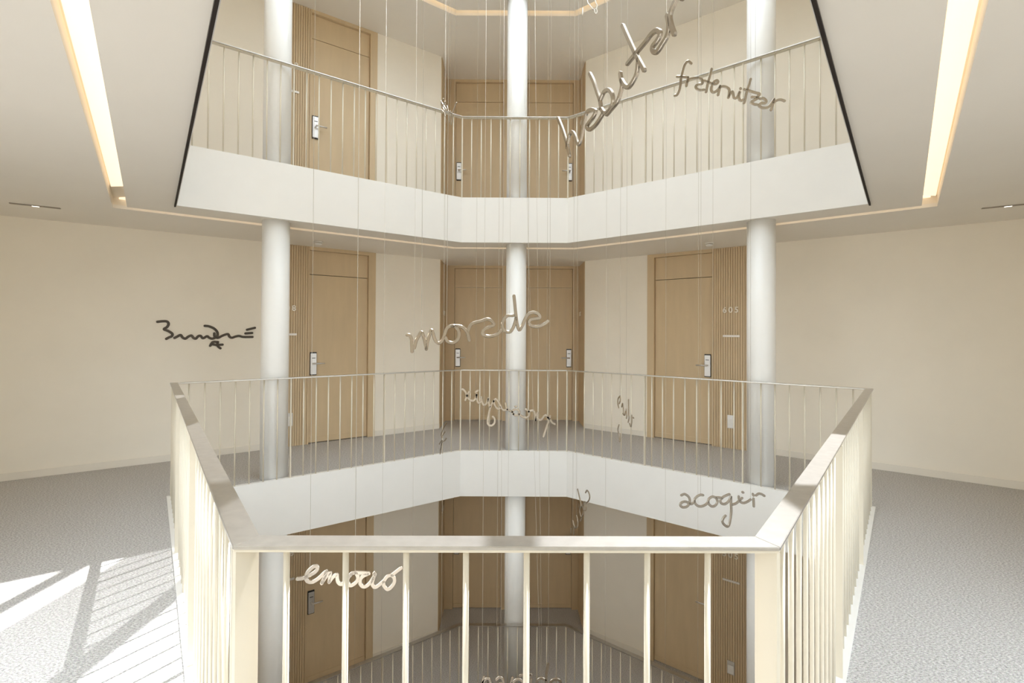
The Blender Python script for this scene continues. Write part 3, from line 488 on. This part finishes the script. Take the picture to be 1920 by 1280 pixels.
def catmull(pts, n=5):
    if len(pts) < 3:
        a, b = Vector(pts[0]), Vector(pts[-1]); return [a.lerp(b, k/4) for k in range(5)]
    q = [Vector(p) for p in pts]; q = [q[0]*2-q[1]]+q+[q[-1]*2-q[-2]]; out = []
    for i in range(1, len(q)-2):
        for k in range(n):
            t = k/n; p0, p1, p2, p3 = q[i-1:i+3]
            out.append(0.5*((2*p1)+(p2-p0)*t+(2*p0-5*p1+4*p2-p3)*t*t+(3*p1-p0-3*p2+p3)*t**3))
    out.append(q[-2]); return out
def lettering(w, mt, name, parent):
    m = MB(); hw, ht = w['w']/2, w['t']/2
    for st in w['s']:
        c = catmull(st)
        c2 = [c[0]]
        for p in c[1:]:
            if (p-c2[-1]).length > 0.0015: c2.append(p)
        if len(c2) < 2: continue
        d0 = (c2[0]-c2[1]).normalized(); d1 = (c2[-1]-c2[-2]).normalized()
        pts = [(c2[0]+d0*hw*0.8, 0.35), (c2[0]+d0*hw*0.45, 0.8)]+[(p, 1.0) for p in c2]+[(c2[-1]+d1*hw*0.45, 0.8), (c2[-1]+d1*hw*0.8, 0.35)]
        n = len(pts); vs = []
        for k in range(n):
            a = pts[max(0, k-1)][0]; b = pts[min(n-1, k+1)][0]; t = (b-a).normalized() if (b-a).length > 1e-6 else Vector((1, 0)); nn = V2(-t.y, t.x)*hw*pts[k][1]; p = pts[k][0]
            e = ht*0.6
            l, r_ = p+nn, p-nn; li, ri = p+nn*0.8, p-nn*0.8
            vs += [(li.x, -ht, li.y), (ri.x, -ht, ri.y), (r_.x, -e, r_.y), (r_.x, e, r_.y), (ri.x, ht, ri.y), (li.x, ht, li.y), (l.x, e, l.y), (l.x, -e, l.y)]
        fs = [[8*k+q, 8*k+(q+1) % 8, 8*k+8+(q+1) % 8, 8*k+8+q] for k in range(n-1) for q in range(8)]+[list(range(8)), list(range(8*n-8, 8*n))]
        m.add(vs, fs)
    me = bpy.data.meshes.new(name); me.from_pydata(m.v, [], m.f); me.update()
    bm = bmesh.new(); bm.from_mesh(me); bmesh.ops.recalc_face_normals(bm, faces=bm.faces); bm.to_mesh(me); bm.free()
    me.materials.append(mt); o = bpy.data.objects.new(name, me); COL.objects.link(o); o.parent = parent; return o
def hung_word(key, label, wires, mt, cat='word sculpture'):
    w = WORDS[key]; t = thing('hanging_word', w['o'], label, cat, 'steel words hanging in the opening', rz=w['a'])
    lettering(w, mt, 'lettering', t)
    allp = [p for s in w['s'] for p in s]
    for uu in wires:
        near = [p for p in allp if abs(p[0]-uu) < 0.03] or [min(allp, key=lambda p: abs(p[0]-uu))]
        top = max(near, key=lambda p: p[1])
        m = MB(); m.tube((0, 0, 0), (0, 0, 2*H-0.02-w['o'][2]-top[1]), WIRE_R, 6); o = m.build('suspension_wire', M_WIRE, None, smooth=True); o.parent = t; o.location = (top[0], 0, top[1])
    return t
WIRE_R = 0.0008
hung_word('habitar', 'large tilted steel word habitar hanging at the upper right of the opening', (0.14, 0.30, 0.55), M_POL)
hung_word('fraternitzar', 'small brownish steel word fraternitzar hanging before the right upper railing', (0.19, 0.58), M_POL)
hung_word('morada', 'steel word morada hanging in the centre before the column', (0.05, 0.15, 0.52), M_POL)
hung_word('prosper', 'pale steel word seen mirrored from behind near the central column foot', (0.09, 0.62), M_POL)
hung_word('acogir', 'thin steel word acogir hanging before the right slab edge', (0.11, 0.21, 0.45), M_POL)
hung_word('emocio', 'bright steel word emoció seen through the near bars on the left', (0.04, 0.27), M_POL)
hung_word('partido', 'steel word cut by the bottom of the picture in front of the column', (0.10, 0.42), M_POL)
hung_word('twist_a', 'thin steel word turned edge on beside the right end of the back slab edge', (0.01, 0.05), M_POL)
hung_word('twist_b', 'thin steel word turned edge on before the wall right of the alcove', (0.02, 0.12), M_POL)
hung_word('twist_c', 'dense scribbled steel word turned edge on at the upper left railing corner', (0.03, 0.13, 0.20), M_POL)
hung_word('twist_d', 'tiny steel word at the top edge below the upper ceiling light', (0.02, 0.10), M_POL)
hung_word('twist_e', 'narrow steel word turned edge on at the left foot of the alcove', (0.13,), M_POL)
# single wires that carry words hanging below the picture
for x, y, dx, lb in ((-1.15, 3.6, 0, 'thin wire crossing the right frame of the left doors'), (-0.95, 3.6, 0, 'thin wire before the pale pier, close to the left door frames'),
                 (-0.72, 3.6, 0, 'thin wire before the middle of the pale pier left of the alcove'), (-0.50, 3.6, 0, 'thin wire at the left corner of the door alcove'),
                 (-0.16, 3.0, 0, 'thin wire before the middle of the left alcove doors'), (-0.05, 3.3, 0, 'thin wire just left of the central column'),
                 (0.12, 3.1, 0.26, 'slanting thin wire right of the central column, the steeper leaning one'), (0.19, 3.3, 0.12, 'slightly slanting thin wire before the right alcove door'),
                 (0.71, 3.5, 0, 'thin wire before the pale pier right of the alcove'), (1.15, 3.5, 0, 'thin wire crossing the right hand tan door near its hinge side'),
                 (1.35, 3.4, 0, 'thin wire crossing the right hand tan door near its lock'), (0.0, 3.4, -0.02, 'thin wire straight before the central column')):
    m = MB(); m.tube((x-dx*0.5, y, 2*H-0.02), (x+dx, y, -2*H), WIRE_R, 6)
    tag(m.build('hanging_wire', M_WIRE, origin=(x, y, 0), smooth=True), lb, 'wire', 'thin hanging wires')
# signature on the left wall
w = WORDS['signature']; t = thing('wall_lettering', w['o'], 'dark bronze handwritten signature fixed to the left wall', 'wall lettering', rz=w['a'])
lettering(w, M_BRONZE, 'lettering', t)
